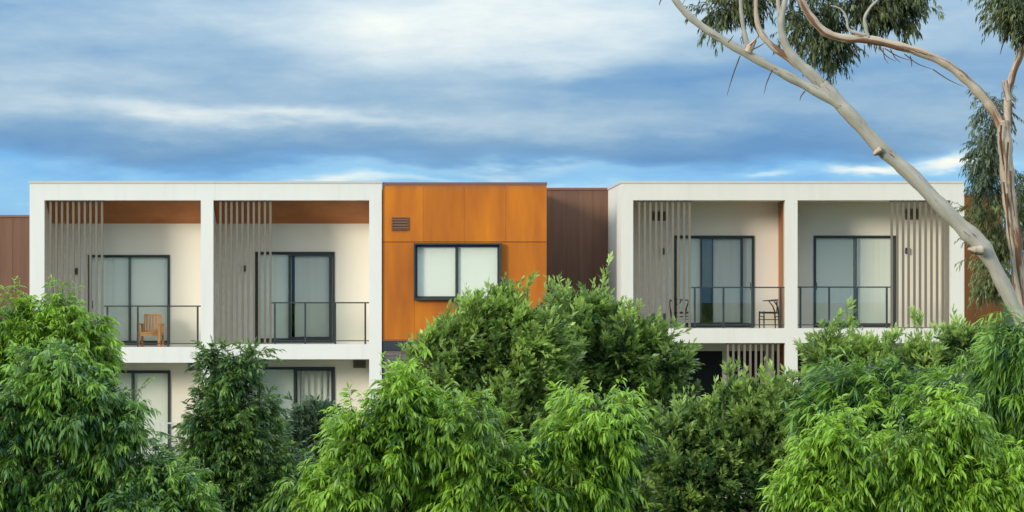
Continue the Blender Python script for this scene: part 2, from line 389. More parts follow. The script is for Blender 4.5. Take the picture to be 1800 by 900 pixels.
for p0, p1, s in ((78, 353, (610, 637.5)), (375, 649, (605, 631.5))):
    box('balcony_floor', FLOOR, LB, X(p0)+.001, X(p1)-.001, .301, BD-.001, Z(s[1])+.01, Z(s[0])-.02)
    a, b = X(p0)+.0015, X(p1)-.0015; y0, y1, z0, z1 = .302, BD-.002, Z(352)-.004, zt
    MB().add([(a,y0,z0),(b,y0,z0),(b,y1,z1),(a,y1,z1),(a,y0,z0+.06),(b,y0,z0+.06),(b,y1,z0+.06),(a,y1,z0+.06)],
             [(0,1,2,3)[::-1],(4,5,6,7),(0,1,5,4),(1,2,6,5),(2,3,7,6),(3,0,4,7)]).build('soffit', SOFFIT, LB)
for a, c in ((78, 353), (375, 649)): 
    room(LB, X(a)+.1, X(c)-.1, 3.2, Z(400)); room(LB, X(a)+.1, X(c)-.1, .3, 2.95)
slat_screen(LB, 88.3, 178.7, 10, 352, 610); slat_screen(LB, 387, 475.2, 10, 352, 605)
balustrade(LB, 182, 352.5, [188, 241.6, 295, 347], 537, 610); balustrade(LB, 477, 648.5, [482.8, 536.4, 589.2, 642], 531, 605)
sliding_door(LB, 155, 299, 448, 606, [(155, 230, 1, .022), (226, 299, 0, .026)], (163, 535))
sliding_door(LB, 448.5, 588.5, 442.5, 602, [(448, 511, 1, .03), (507, 583, 0, .07)], (452, 530), blinds=[(446, 512, BLIND, 0), (518, 592, BLIND2, 0)])
sliding_door(LB, 160, 300, 651, 812, [(160, 236, 1, .035), (231, 300, 0, .035)], None)
sliding_door(LB, 452, 589, 645, 808, [(452, 522, 1, .03), (516, 589, 0, .06)], None, blinds=[(450, 517, BLIND, 0), (522, 592, BLIND2, .03)])
wall_lamp(LB, 135, 477); wall_lamp(LB, 429, 472)
vent(LB, 331, 352, 638.5, 652, 3, SLAT, BD); vent(LB, 621, 643, 633, 647, 3, SLAT, BD)
baluster_rail(LB, 79, 352, 25, 743, 812, CAP); baluster_rail(LB, 376, 648, 25, 739, 808, CHAR)
settle(LB)

# ------------------------------------------------------------------ orange block
OY = .06
OB = tag(empty('orange_clad_block', (X(816), OY, 0)), 'block clad in rust orange sheets with one charcoal window between the white blocks', 'building')
x0, x1 = X(672.3, OY), X(961, OY)
box('wall', DARKBAND, OB, x0+.01, x1-.02, OY+.05, OY+6, Z(617, OY), Z(327, OY))
box('base_wall', MORTAR, OB, x0+.01, x1-.02, OY+.012, OY+6, 0, Z(617, OY)-.002)
MB().box(x0, x1+.01, OY-.03, OY+.3, Z(325.5, OY), Z(320.5, OY)).build('parapet_cap', BCAP, OB)
box('flashing_strip', DARKBAND, OB, x0+.002, x1-.002, OY-.025, OY+.049, Z(616.5, OY), Z(600, OY))
box('drip_edge', BCAP, OB, x0+.002, x1-.002, OY-.03, OY+.049, Z(599.5, OY), Z(597.5, OY))
wx0, wx1, wz0, wz1 = X(727, OY), X(881, OY), Z(527.5, OY), Z(427.5, OY)
gap = .004
def panels(parent, m, xs, z0, z1, hole=None, Y=OY):
    for a, c in zip(xs[:-1], xs[1:]):
        segs = [(z0, z1)]
        if hole and a < hole[1] - .01 and c > hole[0] + .01: segs = [(z0, hole[2]), (hole[3], z1)]
        for s0, s1 in segs:
            if s1 - s0 > .03: box('cladding_panel', m, parent, a+gap/2, c-gap/2, Y + random.uniform(0, .003), Y+.04, s0, s1)
hole = (wx0+.02, wx1-.02, wz0+.02, wz1-.02)
panels(OB, ORANGE, [x0] + [X(v, OY) for v in (744, 816, 889)] + [x1], Z(425, OY)+gap, Z(326.5, OY))
panels(OB, ORANGE, [x0, X(727.4, OY)+.02, X(804, OY), X(880.6, OY)-.02, x1], Z(597, OY), Z(425.6, OY)-gap, hole)
# boxed window
mb = MB(); frame_ring(mb, wx0, wx1, wz0, wz1, OY-.16, OY+.06, .045); win = mb.build('window', CHAR, OB, .004)
mb = MB(); frame_ring(mb, wx0+.047, wx1-.047, wz0+.047, wz1-.047, OY-.02, OY+.045, .055); mb.build('window_frame', CHAR, win)
xm = X(803, OY)
box('mullion', CHAR, win, xm-.04, xm+.04, OY-.025, OY+.04, wz0+.103, wz1-.103)
for a, c, m in ((wx0+.103, xm-.041, BLIND2), (xm+.041, wx1-.103, BLIND)):
    box('pane', GLASS, win, a, c, OY+.004, OY+.012, wz0+.103, wz1-.103)
    box('roller_blind', BLIND, win, a-.01, c+.01, OY+(.044 if m is BLIND2 else .034), OY+(.048 if m is BLIND2 else .040), wz0+.10, wz1-.10)
vent(OB, 688.7, 718, 382, 405, 4, BROWN, OY-.002)
# brickwork
bw, bh, j = .230, .076, .010; rows = int(Z(617, OY) / (bh + j)); count = 0; rest = MB(); me = None; zt_ = Z(617, OY)
for r in range(rows):
    zb = zt_ - (r + 1) * (bh + j); xx = x0 + .015 - (r % 2) * (bw + j) / 2
    while xx < x1 - .03:
        a, c = max(xx, x0+.012), min(xx + bw, x1 - .03)
        if c - a > .03:
            near = xx < X(765, OY)
            if near and count < 290:
                if c - a > bw - .001:
                    if me is None: b = MB().box(0, bw, 0, .06, 0, bh).build('brick', BRICK, OB); me = b.data
                    else: b = bpy.data.objects.new('brick', me); col.objects.link(b); b.parent = OB
                else: b = MB().box(0, c-a, 0, .06, 0, bh).build('brick', BRICK, OB)
                b.location = (a, OY + random.uniform(-.003, .003), zb); count += 1
            else: rest.box(a, c, OY, OY+.05, zb, zb+bh)
        xx += bw + j
tag(rest.build('brickwork', BRICK, OB), kind='stuff')
settle(OB)

# ------------------------------------------------------------------ brown recessed walls
def brown_wall(name, label, p0, p1, q0, joints, Y, m, cap, depth=.5, endp=None):
    root = tag(empty(name, (X((p0+p1)/2, Y), Y, 0)), label, 'building')
    a, c = X(p0, Y), X(p1, Y); zt = Z(q0, Y)
    box('wall', DARKBAND, root, a, c, Y+.05, Y+depth, 0, zt-.06)
    box('parapet_cap', cap, root, a-.01, c+.01, Y-.03, Y+depth, zt-.058, zt)
    xs = [a] + [X(v, Y) for v in joints] + [c]
    for s, e in zip(xs[:-1], xs[1:]):
        box('cladding_panel', m, root, s+.002, e-.002, Y + random.uniform(0, .003), Y+.045, 0.1, zt-.061)
    settle(root); return root
brown_wall('brown_clad_link', 'recessed dark brown sheet wall linking the orange block to the right white block', 940, 1069, 330, (996, 1018, 1042), DEPTH-.2, BROWN, BCAP, 1.5)
brown_wall('brown_clad_wing', 'low dark brown sheet wing at the left edge behind the white block', -200, 56, 378, (-150, -100, -52, -12, 22), DEPTH-.6, BROWN, BCAP, 1.5)
brown_wall('rust_clad_wing', 'rust coloured sheet wing behind the two gum trunks at right', 1680, 1763, 341, (1722,), 3.0, RUST, BCAP, 2.0)

# ------------------------------------------------------------------ right white block
RB = white_block('white_balcony_block', 'off-white rendered two-storey block with pale soffits at right behind the leaning gum trunk', 1092, 1113, 1380, 1402, 1671, 1695, [(577, 603), (577, 603)], WHITE2)
XL, XR = X(1092), X(1695)
box('party_wall', RUST, RB, X(1380)+.02, X(1402)-.02, .30, BD, 0, Z(352))
box('side_wall', WHITE2, RB, XL+.002, X(1113)-.004, .301, DEPTH, 0, Z(322)-.003)
box('side_wall', WHITE2, RB, X(1671)+.004, XR-.002, .301, DEPTH, 0, Z(322)-.003)
box('rear_wall', WALL, RB, X(1113), X(1671), DEPTH-.25, DEPTH-.005, 0, Z(352))
box('roof', ROOF, RB, X(1113)-.002, X(1671)+.002, .301, DEPTH-.01, Z(345), Z(330))
box('parapet_cap', CAP, RB, XL-.02, XR+.02, -.02, .32, Z(322)+.001, Z(318.2))
box('parapet_cap', CAP, RB, XL-.02, XL+.30, .321, DEPTH, Z(322)+.001, Z(318.2))
doors = [(1185, 1326, 414, 575), (1430, 1575, 414, 575)]
gop = [(X(1150, BD), X(1379, BD), .3, Z(617, BD)), (X(1403, BD), X(1640, BD), .3, Z(617, BD))]
ops = [(X(a, BD)+.004, X(c, BD)-.004, Z(d, BD)+.004, Z(b, BD)-.004) for a, c, b, d in doors] + gop
wall_with_openings('back_wall', WALL, RB, X(1113)-.05, X(1671)+.05, 0, Z(352)-.003, BD, BD+.25, ops)
for p0, p1 in ((1113, 1380), (1402, 1671)):
    box('balcony_floor', FLOOR, RB, X(p0)+.001, X(p1)-.001, .301, BD-.001, Z(603)+.01, Z(577)-.02)
    box('soffit', WALL, RB, X(p0)+.0015, X(p1)-.0015, .302, BD-.002, Z(352)-.004, Z(346))
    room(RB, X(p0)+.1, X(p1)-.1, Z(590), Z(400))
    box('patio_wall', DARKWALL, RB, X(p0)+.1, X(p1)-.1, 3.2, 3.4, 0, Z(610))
pxbox('patio_column', WALL, RB, 1270, 1277, BD+.6, BD+.7, 612, 840)
pxbox('curtain', BLIND2, RB, 1344, 1356, BD+.5, BD+.55, 612, 840)
slat_screen(RB, 1124.3, 1213, 10, 352, 577); slat_screen(RB, 1568.7, 1658.6, 10, 352, 577)
slat_screen(RB, 1280, 1369, 10, 603, 806); slat_screen(RB, 1414.5, 1504, 10, 603, 806)
balustrade(RB, 1215.6, 1379.5, [1222, 1272.6, 1323.3, 1373], 504, 577); balustrade(RB, 1402.6, 1567, [1408, 1458.5, 1507.5, 1560], 503.5, 577)
sliding_door(RB, 1185, 1326, 414, 575, [(1185, 1254, 1, .03), (1231, 1306, 0, .045), (1302, 1326, 1, .02)], (1319, 503), blinds=[(1183, 1231.5, BLIND, 0), (1232, 1253.5, BLIND3, 0), (1254, 1330, BLIND2, 0)])
sliding_door(RB, 1430, 1575, 414, 575, [(1430, 1506, 0, .026), (1501, 1575, 1, .022)], (1435, 503))
wall_lamp(RB, 1165, 442); wall_lamp(RB, 1594, 441)
vent(RB, 1146, 1172, 372, 388, 4, SLAT, BD); vent(RB, 1591, 1617, 367, 386, 4, SLAT, BD)
settle(RB)

# ------------------------------------------------------------------ chairs
def wood_armchair(px, Y, floor_q, rz):
    z = Z(floor_q) - .02
    r = tag(empty('armchair', (X(px, Y), Y, z + .002), rz), 'slatted teak armchair behind the leftmost glass balustrade', 'chair')
    w, d = .28, .27
    for sx in (-1, 1):
        box('leg', TEAK, r, sx*w-.035, sx*w+.035, -d-.02, -d+.05, 0, .60, .004)
        box('leg', TEAK, r, sx*w-.03, sx*w+.03, d-.06, d, 0, .60, .004)
        box('armrest', TEAK, r, sx*w-.04, sx*w+.04, -d-.03, d-.02, .601, .63, .004)
        box('side_rail', TEAK, r, sx*w-.018, sx*w+.018, -d+.051, d-.061, .31, .37)
    s = box('seat', TEAK, r, -w+.037, w-.037, -d-.01, d-.06, .375, .40, .004)
    box('apron', TEAK, r, -w+.036, w-.036, -d, -d+.03, .30, .374)
    def lean(o): o.location = (0, d-.05, .40); o.rotation_euler = (R(-10), 0, 0); return o
    b = lean(MB().box(-.235, .235, -.015, .015, .44, .485).box(-.235, .235, -.015, .015, .01, .05).box(-.235, -.20, -.015, .015, .051, .439).box(.20, .235, -.015, .015, .051, .439).build('backrest', TEAK, r, .003))
    for i in range(5):
        x = -.155 + i * .0775
        box('back_slat', TEAK, b, x-.024, x+.024, -.008, .008, .051, .439)
    return r
wood_armchair(265, .75, 610, R(-7))
def wishbone_chair(px, Y, floor_q, rz, label):
    z = Z(floor_q) - .02
    r = tag(empty('wishbone_chair', (X(px, Y), Y, z + .002), rz), label, 'chair', 'black chairs on the balcony')
    fz = lambda *a: [Vector(v) for v in a]
    for sx in (-1, 1):
        MB().tube(fz((sx*.235, -.20, 0), (sx*.24, -.205, .22), (sx*.235, -.20, .46)), [.014, .02, .016], 8).build('leg', BLACKWOOD, r)
        MB().tube(fz((sx*.19, .22, 0), (sx*.19, .21, .30), (sx*.20, .205, .45), (sx*.235, .16, .60), (sx*.255, .06, .725)), [.014, .02, .02, .017, .014], 8).build('leg', BLACKWOOD, r)
        MB().tube(fz((sx*.235, -.19, .24), (sx*.19, .21, .24)), .010, 6).build('stretcher', BLACKWOOD, r)
        MB().tube(fz((sx*.235, -.19, .41), (sx*.195, .20, .41)), .014, 6).build('seat_rail', BLACKWOOD, r)
    for y, w, zz in ((-.20, .235, .32), (.21, .19, .32), (-.20, .235, .41), (.205, .20, .41)):
        MB().tube(fz((-w, y, zz), (w, y, zz)), .012, 6).build('stretcher', BLACKWOOD, r)
    MB().add([(-.24,-.205,.425),(.24,-.205,.425),(.20,.20,.425),(-.20,.20,.425),(-.24,-.205,.45),(.24,-.205,.45),(.20,.20,.445),(-.20,.20,.445)],
             [(3,2,1,0),(4,5,6,7),(0,1,5,4),(1,2,6,5),(2,3,7,6),(3,0,4,7)]).build('seat', BLACKWOOD, r, .006)
    pts = [Vector((.27*math.sin(a), -.02+.27*math.cos(a)*.9, .735+.03*max(0, math.cos(a)))) for a in [R(-112+i*16) for i in range(15)]]
    MB().tube(pts, [.012]+[.016]*13+[.012], 8).build('top_rail', BLACKWOOD, r)
    b = MB().tube(fz((0, .21, .44), (0, .215, .58)), .017, 6).tube(fz((0, .215, .575), (.08, .205, .745)), .013, 6).tube(fz((0, .215, .575), (-.08, .205, .745)), .013, 6)
    b.build('wishbone_back', BLACKWOOD, r)
    return r
wishbone_chair(1195, .75, 577, R(8), 'black wishbone chair seen from the front behind the slat screen')
wishbone_chair(1352, .8, 577, R(-82), 'black wishbone chair seen from the side by the balcony party wall')
o = MB().box(-.24, .24, -.2, .2, .10, .40).build('low_grey_box', GREYBOX, None, .01); tag(o, 'low grey box on the balcony floor behind the slat screen left of the black chairs', 'box')  # plain low box in one even grey
o.location = (X(1158, 1.1), 1.1, Z(577)-.018)
for sx in (-.2, .2):
    for sy in (-.16, .16):
        box('foot', CHAR, o, sx-.02, sx+.02, sy-.02, sy+.02, 0, .099)

# ------------------------------------------------------------------ foliage
UP = np.array([0., 0., 1.])
def unit(a): return a / np.maximum(np.linalg.norm(a, axis=-1, keepdims=True), 1e-9)
def foliage(rng, lobes, d, clump_r, clump_n, sprays, K, twig, L, W, alpha=1.0, beta=.3, wind=(0,0,0), jit=.35, droop=.2,
            ldroop=.3, angle=55, tris=4, curl=.15, young_lit=.3, flat=.5, tint0=.35, shoots=.04, sub=4, margin=.09, plume=2.0):
    Yc = d - DIST; pxm = F / d; POS = []; DIR = []; OUT = []; HT = []; TIP = []
    full = []
    for (px, py, rx, ry) in lobes:           # each lobe carries smaller ones that break its outline
        rx, ry = max(rx - margin*pxm, 8), max(ry - margin*pxm, 8)
        full.append((px, py, rx*.9, ry*.9))
        for _ in range(sub):
            a = rng.uniform(0, 2*math.pi); q = rng.uniform(.28, .5); e = rng.uniform(.6, .95)
            full.append((px + rx*e*math.cos(a), py + ry*e*math.sin(a), max(rx*q, 9), max(ry*q, 9)))
    for (px, py, rx, ry) in full:
        c = np.array(P(px, py, Yc)); r = np.array([rx/pxm, (rx+ry)/2/pxm*.85, ry/pxm])
        c[1] += rng.uniform(-.3, .3)
        n = max(4, int(clump_n * (rx/pxm) * (ry/pxm) * 4))
        dirs = unit(rng.normal(size=(n, 3))); dirs[:, 1] = np.where(rng.random(n) < .55, -np.abs(dirs[:, 1]), dirs[:, 1])
        cp = c + dirs * r * rng.uniform(.35, 1.0, (n, 1)); rc = clump_r * np.exp(rng.normal(size=n) * .38)
        o = unit(dirs / r)
        pl = unit(o * .9 + UP * (beta * .8) + np.array(wind) * 1.2 + rng.normal(size=(n, 3)) * .45)
        ns = sprays
        d2 = unit(rng.normal(size=(n, ns, 3)) + .8 * o[:, None, :])
        u2 = rng.random((n, ns, 1)) ** 1.3      # clumps are plumes that narrow towards their tips
        pos = cp[:, None, :] + d2 * (rc[:, None, None] * rng.uniform(.25, 1.0, (n, ns, 1)) * (1 - .75 * u2)) + pl[:, None, :] * (rc[:, None, None] * plume * (u2 - .25))
        d2 = unit(d2 * (1.2 - .6 * u2) + pl[:, None, :] * (.3 + .9 * u2))
        TIP.append((u2[..., 0] - .35).reshape(-1))  # tint runs lighter toward plume tips, darker at their bases
        POS.append(pos.reshape(-1, 3)); DIR.append(d2.reshape(-1, 3)); OUT.append(np.repeat(o, ns, 0)); HT.append(np.repeat(rng.normal(size=n) * .21, ns))
    pos = np.concatenate(POS); d2 = np.concatenate(DIR); out = np.concatenate(OUT); ct = np.concatenate(HT) + .38 * np.concatenate(TIP); N = len(pos)
    ax = unit(d2 * alpha + out * .4 + UP * beta + np.array(wind) + rng.normal(size=(N, 3)) * jit)
    sh = (rng.random(N) < shoots) & (out[:, 2] > .1)
    ax[sh] = unit(ax[sh] + UP * .9 + np.array(wind))
    Lt = twig * rng.uniform(.6, 1.3, (N, 1, 1)) * np.where(sh, 2.0, 1.0)[:, None, None]
    t = (np.linspace(.1, 1, K)[None, :, None] + rng.uniform(-.04, .04, (N, K, 1)))
    p = pos[:, None] + ax[:, None] * Lt * t - UP * droop * Lt * t * t
    tan = unit(ax[:, None] - UP * 2 * droop * t)
    s1 = unit(np.cross(tan, unit(UP + rng.normal(size=(N, 3)) * .5)[:, None])); s2 = np.cross(tan, s1)
    ph = (np.arange(K) * math.pi)[None, :, None] + rng.normal(size=(N, K, 1)) * .7
    rad = s1 * np.cos(ph) + s2 * np.sin(ph) * (1 - flat)
    A = R(angle) * rng.uniform(.6, 1.2, (N, K, 1)); A = A * (1 - .65 * np.clip(t, 0, 1) ** 3)
    ld = unit(tan * np.cos(A) + rad * np.sin(A) - UP * ldroop * rng.uniform(.4, 1.5, (N, K, 1)) + np.array(wind) * .5)
    nrm = unit(UP * .8 + rad * .4 + rng.normal(size=(N, K, 3)) * .45)
    w = unit(np.cross(ld, nrm)); nn = np.cross(w, ld)
    LL = L * rng.uniform(.5, 1.4, (N, K, 1)) * (.75 + .5 * np.sin(np.clip(t, 0, 1) * math.pi * .9)); WW = W * rng.uniform(.75, 1.25, (N, K, 1)) * LL / L
    cu = curl * rng.uniform(.2, 1.6, (N, K, 1)); fold = nn * WW * .22
    def at(s): return p + ld * LL * s - UP * cu * LL * s * s
    if tris == 4:
        V = np.stack([at(0), at(.3)+w*WW*.46+fold, at(.3)-w*WW*.46+fold, at(.65)+w*WW*.40+fold*.8, at(.65)-w*WW*.40+fold*.8, at(1.0)], 2)
        fl = np.array([0,2,1, 1,2,4,3, 3,4,5]); ls = np.array([0,3,7]); lt = np.array([3,4,3]); nv = 6
    else:
        V = np.stack([at(0), at(.45)+w*WW*.5+fold, at(.45)-w*WW*.5+fold, at(1.0)], 2)
        fl = np.array([0,2,1, 1,2,3]); ls = np.array([0,3]); lt = np.array([3,3]); nv = 4
    n = N * K
    tint = np.clip(tint0 + ct[:, None] + (rng.normal(size=(N, 1)) * .12) + rng.normal(size=(N, K)) * .10 + young_lit * np.clip(t[..., 0] - .55, 0, 1) * np.clip(.3 + out[:, 2:3], 0, 1.2), 0, 1)  # paler new growth, plus highlights painted into sprays that face upward
    tint = np.where(rng.random(tint.shape) < .012, 1.15, tint)
    V = V.reshape(-1, 3).astype(np.float32)
    loops = (fl[None] + (np.arange(n) * nv)[:, None]).reshape(-1).astype(np.int32)
    starts = (ls[None] + (np.arange(n) * len(fl))[:, None]).reshape(-1).astype(np.int32)
    me = bpy.data.meshes.new('foliage')
    me.vertices.add(len(V)); me.vertices.foreach_set('co', V.reshape(-1))
    me.loops.add(len(loops)); me.loops.foreach_set('vertex_index', loops)
    me.polygons.add(len(starts)); me.polygons.foreach_set('loop_start', starts)
    me.update(calc_edges=True)
    at_ = me.attributes.new('tint', 'FLOAT', 'POINT'); at_.data.foreach_set('value', np.repeat(tint.reshape(-1), nv).astype(np.float32))
    # the twig that carries each spray: a thin three-sided stem
    tt = np.array([0., .5, 1.])[None, :, None]; tp = pos[:, None] - ax[:, None]*Lt*.25 + ax[:, None]*Lt*1.2*tt - UP*droop*Lt*tt*tt
    rw = (np.array([.0035, .0026, .001])[None, :, None]) * (1.0 + .6*(Lt > twig*1.25))
    b1 = unit(np.cross(ax, np.array([.3, .8, .5])))[:, None]; b2 = np.cross(ax[:, None], b1)
    ring = np.stack([tp + b1*rw, tp + (-.5*b1 + .87*b2)*rw, tp + (-.5*b1 - .87*b2)*rw], 2).reshape(-1, 3).astype(np.float32)
    q = np.array([[r*3+k, r*3+(k+1) % 3, r*3+3+(k+1) % 3, r*3+3+k] for r in (0, 1) for k in range(3)]).reshape(-1)
    lp = (q[None] + (np.arange(N)*9)[:, None]).reshape(-1).astype(np.int32)
    tw = bpy.data.meshes.new('twigs'); tw.vertices.add(len(ring)); tw.vertices.foreach_set('co', ring.reshape(-1)); tw.loops.add(len(lp)); tw.loops.foreach_set('vertex_index', lp)
    tw.polygons.add(len(lp)//4); tw.polygons.foreach_set('loop_start', np.arange(0, len(lp), 4, dtype=np.int32)); tw.update(calc_edges=True)
    return me, n, tw
BARKD = mat('dark_bark', (.06, .048, .036), .9, .3, (8, 8, 2), .1, .6, 20)
TWIG = mat('twig_bark', (.11, .085, .05), .8, .3, (6, 6, 6), .1)
def smooth(pts, rad, k=6):
    pts = [Vector(p) for p in pts]; o = []; r = []
    for i in range(len(pts)-1):
        a, b, c, d = pts[max(i-1,0)], pts[i], pts[i+1], pts[min(i+2, len(pts)-1)]
        for s in range(k):
            t = s / k
            o.append(.5*((2*b)+(c-a)*t+(2*a-5*b+4*c-d)*t*t+(3*b-a-3*c+d)*t**3)); r.append(rad[i]+(rad[i+1]-rad[i])*t)
    o.append(pts[-1]); r.append(rad[-1]); return o, r
NL = 0
def tree(name, label, d, lobes, m, seed, cat='tree', trunk=.11, **kw):
    global NL
    rng = np.random.default_rng(seed); Y = d - DIST
    cx = sum(l[0]*l[2] for l in lobes) / sum(l[2] for l in lobes)
    base = Vector((X(cx, Y), Y + .1, 0)); root = tag(empty(name, base), label, cat, 'garden trees in front of the building')
    cs = [P(l[0], l[1], Y) for l in lobes]; ztop = max(c.z for c in cs); zlow = min(c.z for c in cs)
    fork = Vector((base.x, base.y, max(.6, min(1.6, zlow * .6))))
    pts, rr = smooth([base, base + Vector((.03, 0, fork.z*.5)), fork], [trunk*1.25, trunk, trunk*.85], 4)
    o = MB().tube(pts, rr, 9, .1, seed).build('trunk', BARKD, root); o.location = -base
    for i, c in enumerate(cs):
        mid = fork.lerp(c, .5) + Vector((0, 0, -.12 if c.z > fork.z else .1))
        pts, rr = smooth([fork - Vector((0, 0, .08)), mid, c], [trunk*.55, trunk*.35, trunk*.1], 4)
        o = MB().tube(pts, rr, 7, .1, seed+i).build('branch', BARKD, root); o.location = -base
    me, n, tw = foliage(rng, lobes, d, **kw); NL += n
    t_ = bpy.data.objects.new('twigs', tw); col.objects.link(t_); t_.parent = root; t_.location = -base; tw.materials.append(TWIG); t_['kind'] = 'stuff'
    f = bpy.data.objects.new('foliage', me); col.objects.link(f); f.parent = root; f.location = -base; me.materials.append(m); f['kind'] = 'stuff'
    return root
LF_A = leaf_mat('leaf_bright', (.020, .095, .018), (.32, .54, .050), .36, .28, .5)
LF_D = leaf_mat('leaf_deep', (.015, .082, .040), (.24, .44, .055), .34, .25, .5)
LF_O = leaf_mat('leaf_olive', (.030, .090, .034), (.37, .53, .12), .36, .26, .5)
LF_C = leaf_mat('leaf_column', (.016, .070, .028), (.18, .32, .06), .36, .25, .5)
LF_B = leaf_mat('leaf_bluish', (.035, .085, .055), (.15, .23, .12), .45, .2)
LF_G = leaf_mat('leaf_gum_grey', (.045, .080, .055), (.20, .26, .15), .45, .2)
LF_E = leaf_mat('leaf_gum', (.045, .072, .036), (.23, .27, .10), .45, .2)

weep = dict(clump_r=.21, clump_n=15, sprays=17, K=14, twig=.27, L=.098, W=.023, tint0=.46, beta=.3, droop=.35, ldroop=.4, angle=62, tris=4, curl=.3, young_lit=.9, jit=.55)
asc = dict(clump_r=.24, clump_n=18, sprays=15, K=12, twig=.27, L=.125, W=.044, beta=.75, droop=.05, ldroop=.0, angle=48, tris=2, curl=.05, young_lit=.9, flat=.2, tint0=.46)
tree('weeping_tree', 'large deep green weeping-leaved tree filling the lower left corner', 40,
     [(130,715,80,50),(40,765,80,80),(190,800,74,62),(268,858,48,48),(100,860,140,90),(245,915,105,75),(0,900,90,90),(318,890,46,50),(100,675,45,28),(178,728,38,30)], LF_D, 11, **{**weep, 'tint0': .36})
tree('weeping_tree', 'mid green tree behind the lower left tree, against the leftmost white pillar', 50,
     [(25,585,52,44),(105,560,22,36),(128,604,36,32),(60,640,76,46),(152,636,22,22),(10,690,60,70)], LF_A, 12, **{**weep, 'ldroop': .35, 'beta': .5})
tree('column_tree', 'dark dense upright tree in front of the left block\'s middle pillar', 60,
     [(405,650,44,30),(412,700,64,50),(405,755,70,55),(420,820,90,70),(405,900,110,70),(345,805,32,28),(330,880,60,60),(480,880,70,60)], LF_C, 13,
     **{**asc, 'ldroop': .45, 'beta': .2, 'droop': .25, 'L': .115, 'W': .030, 'tint0': .36})
tree('bluish_shrub', 'bluish dark shrub between the column tree and the bright front tree', 66,
     [(548,765,36,34),(580,800,36,36),(525,820,44,44),(555,870,70,60)], LF_B, 14, **asc)
tree('bright_weeping_tree', 'bright green wind-blown tree front centre below the orange block', 38,
     [(702,720,36,36),(790,765,68,50),(690,795,76,56),(862,812,48,46),(612,850,50,48),(760,870,130,70),(885,890,55,52),(578,892,50,44),(645,765,34,36)], LF_A, 15, **{**weep, 'wind': (-.15, 0, 0)})
tree('olive_tree', 'olive green tree reaching up to the charcoal window of the orange block', 57,
     [(872,578,50,38),(808,615,52,38),(765,648,46,36),(850,655,110,75),(930,640,60,70),(900,740,120,100),(912,582,32,30),(840,800,120,90)], LF_O, 16, **{**asc, 'wind': (.2, 0, .05)})
tree('olive_tree', 'tall olive green tree against the brown recess and the right block\'s corner', 59,
     [(1035,588,56,40),(1000,566,32,22),(1100,625,72,50),(1160,640,56,56),(1060,670,110,95),(1120,760,120,105),(1100,870,140,80)], LF_O, 17, **{**asc, 'tint0': .38})
tree('bright_weeping_tree', 'narrow bright green tree at the bottom right of centre, before the tall olive tree', 38,
     [(1050,730,24,28),(1003,775,40,34),(1070,780,44,44),(1040,850,76,66),(965,885,46,40)], LF_A, 18, **{**weep, 'wind': (-.1, 0, 0)})
tree('dark_olive_tree', 'dark olive tree under the right block\'s middle pillar', 56,
     [(1310,728,60,28),(1370,748,46,36),(1290,775,80,60),(1260,830,80,60),(1360,820,76,85),(1240,885,100,55),(1190,800,60,70),(1400,760,40,60)], LF_O, 19, **{**asc, 'tint0': .28})
tree('pale_olive_shrub', 'pale olive twiggy tree just below the right block\'s balcony slab', 60,
     [(1455,628,18,26),(1540,640,40,16),(1690,626,16,36),(1620,650,44,20),(1480,668,60,38)], LF_O, 20, **{**asc, 'tint0': .5})
tree('narrow_leaf_tree', 'green tree with long narrow leaves below the right block\'s slat screens', 46,
     [(1505,700,72,38),(1600,698,76,36),(1690,704,62,38),(1462,738,38,36),(1560,760,130,65)], LF_D, 21, **{**weep, 'L': .17, 'W': .022, 'wind': (-.4, 0, 0), 'ldroop': .2, 'K': 13, 'tint0': .38})
tree('bright_weeping_tree', 'bright yellow-green tree filling the lower right foreground', 38,
     [(1672,748,24,30),(1600,792,64,44),(1495,795,50,36),(1550,850,120,62),(1450,868,44,50),(1690,850,80,80),(1600,910,160,60),(1430,905,44,44),(1760,870,50,70)], LF_A, 22, **{**weep, 'tint0': .62})
tree('narrow_leaf_tree', 'deep green tree cut by the right edge below the gum trunks', 44,
     [(1788,612,30,26),(1785,690,50,76),(1790,780,50,70),(1762,665,28,28)], LF_D, 23, **{**weep, 'L': .16, 'W': .024, 'ldroop': .35, 'K': 12})

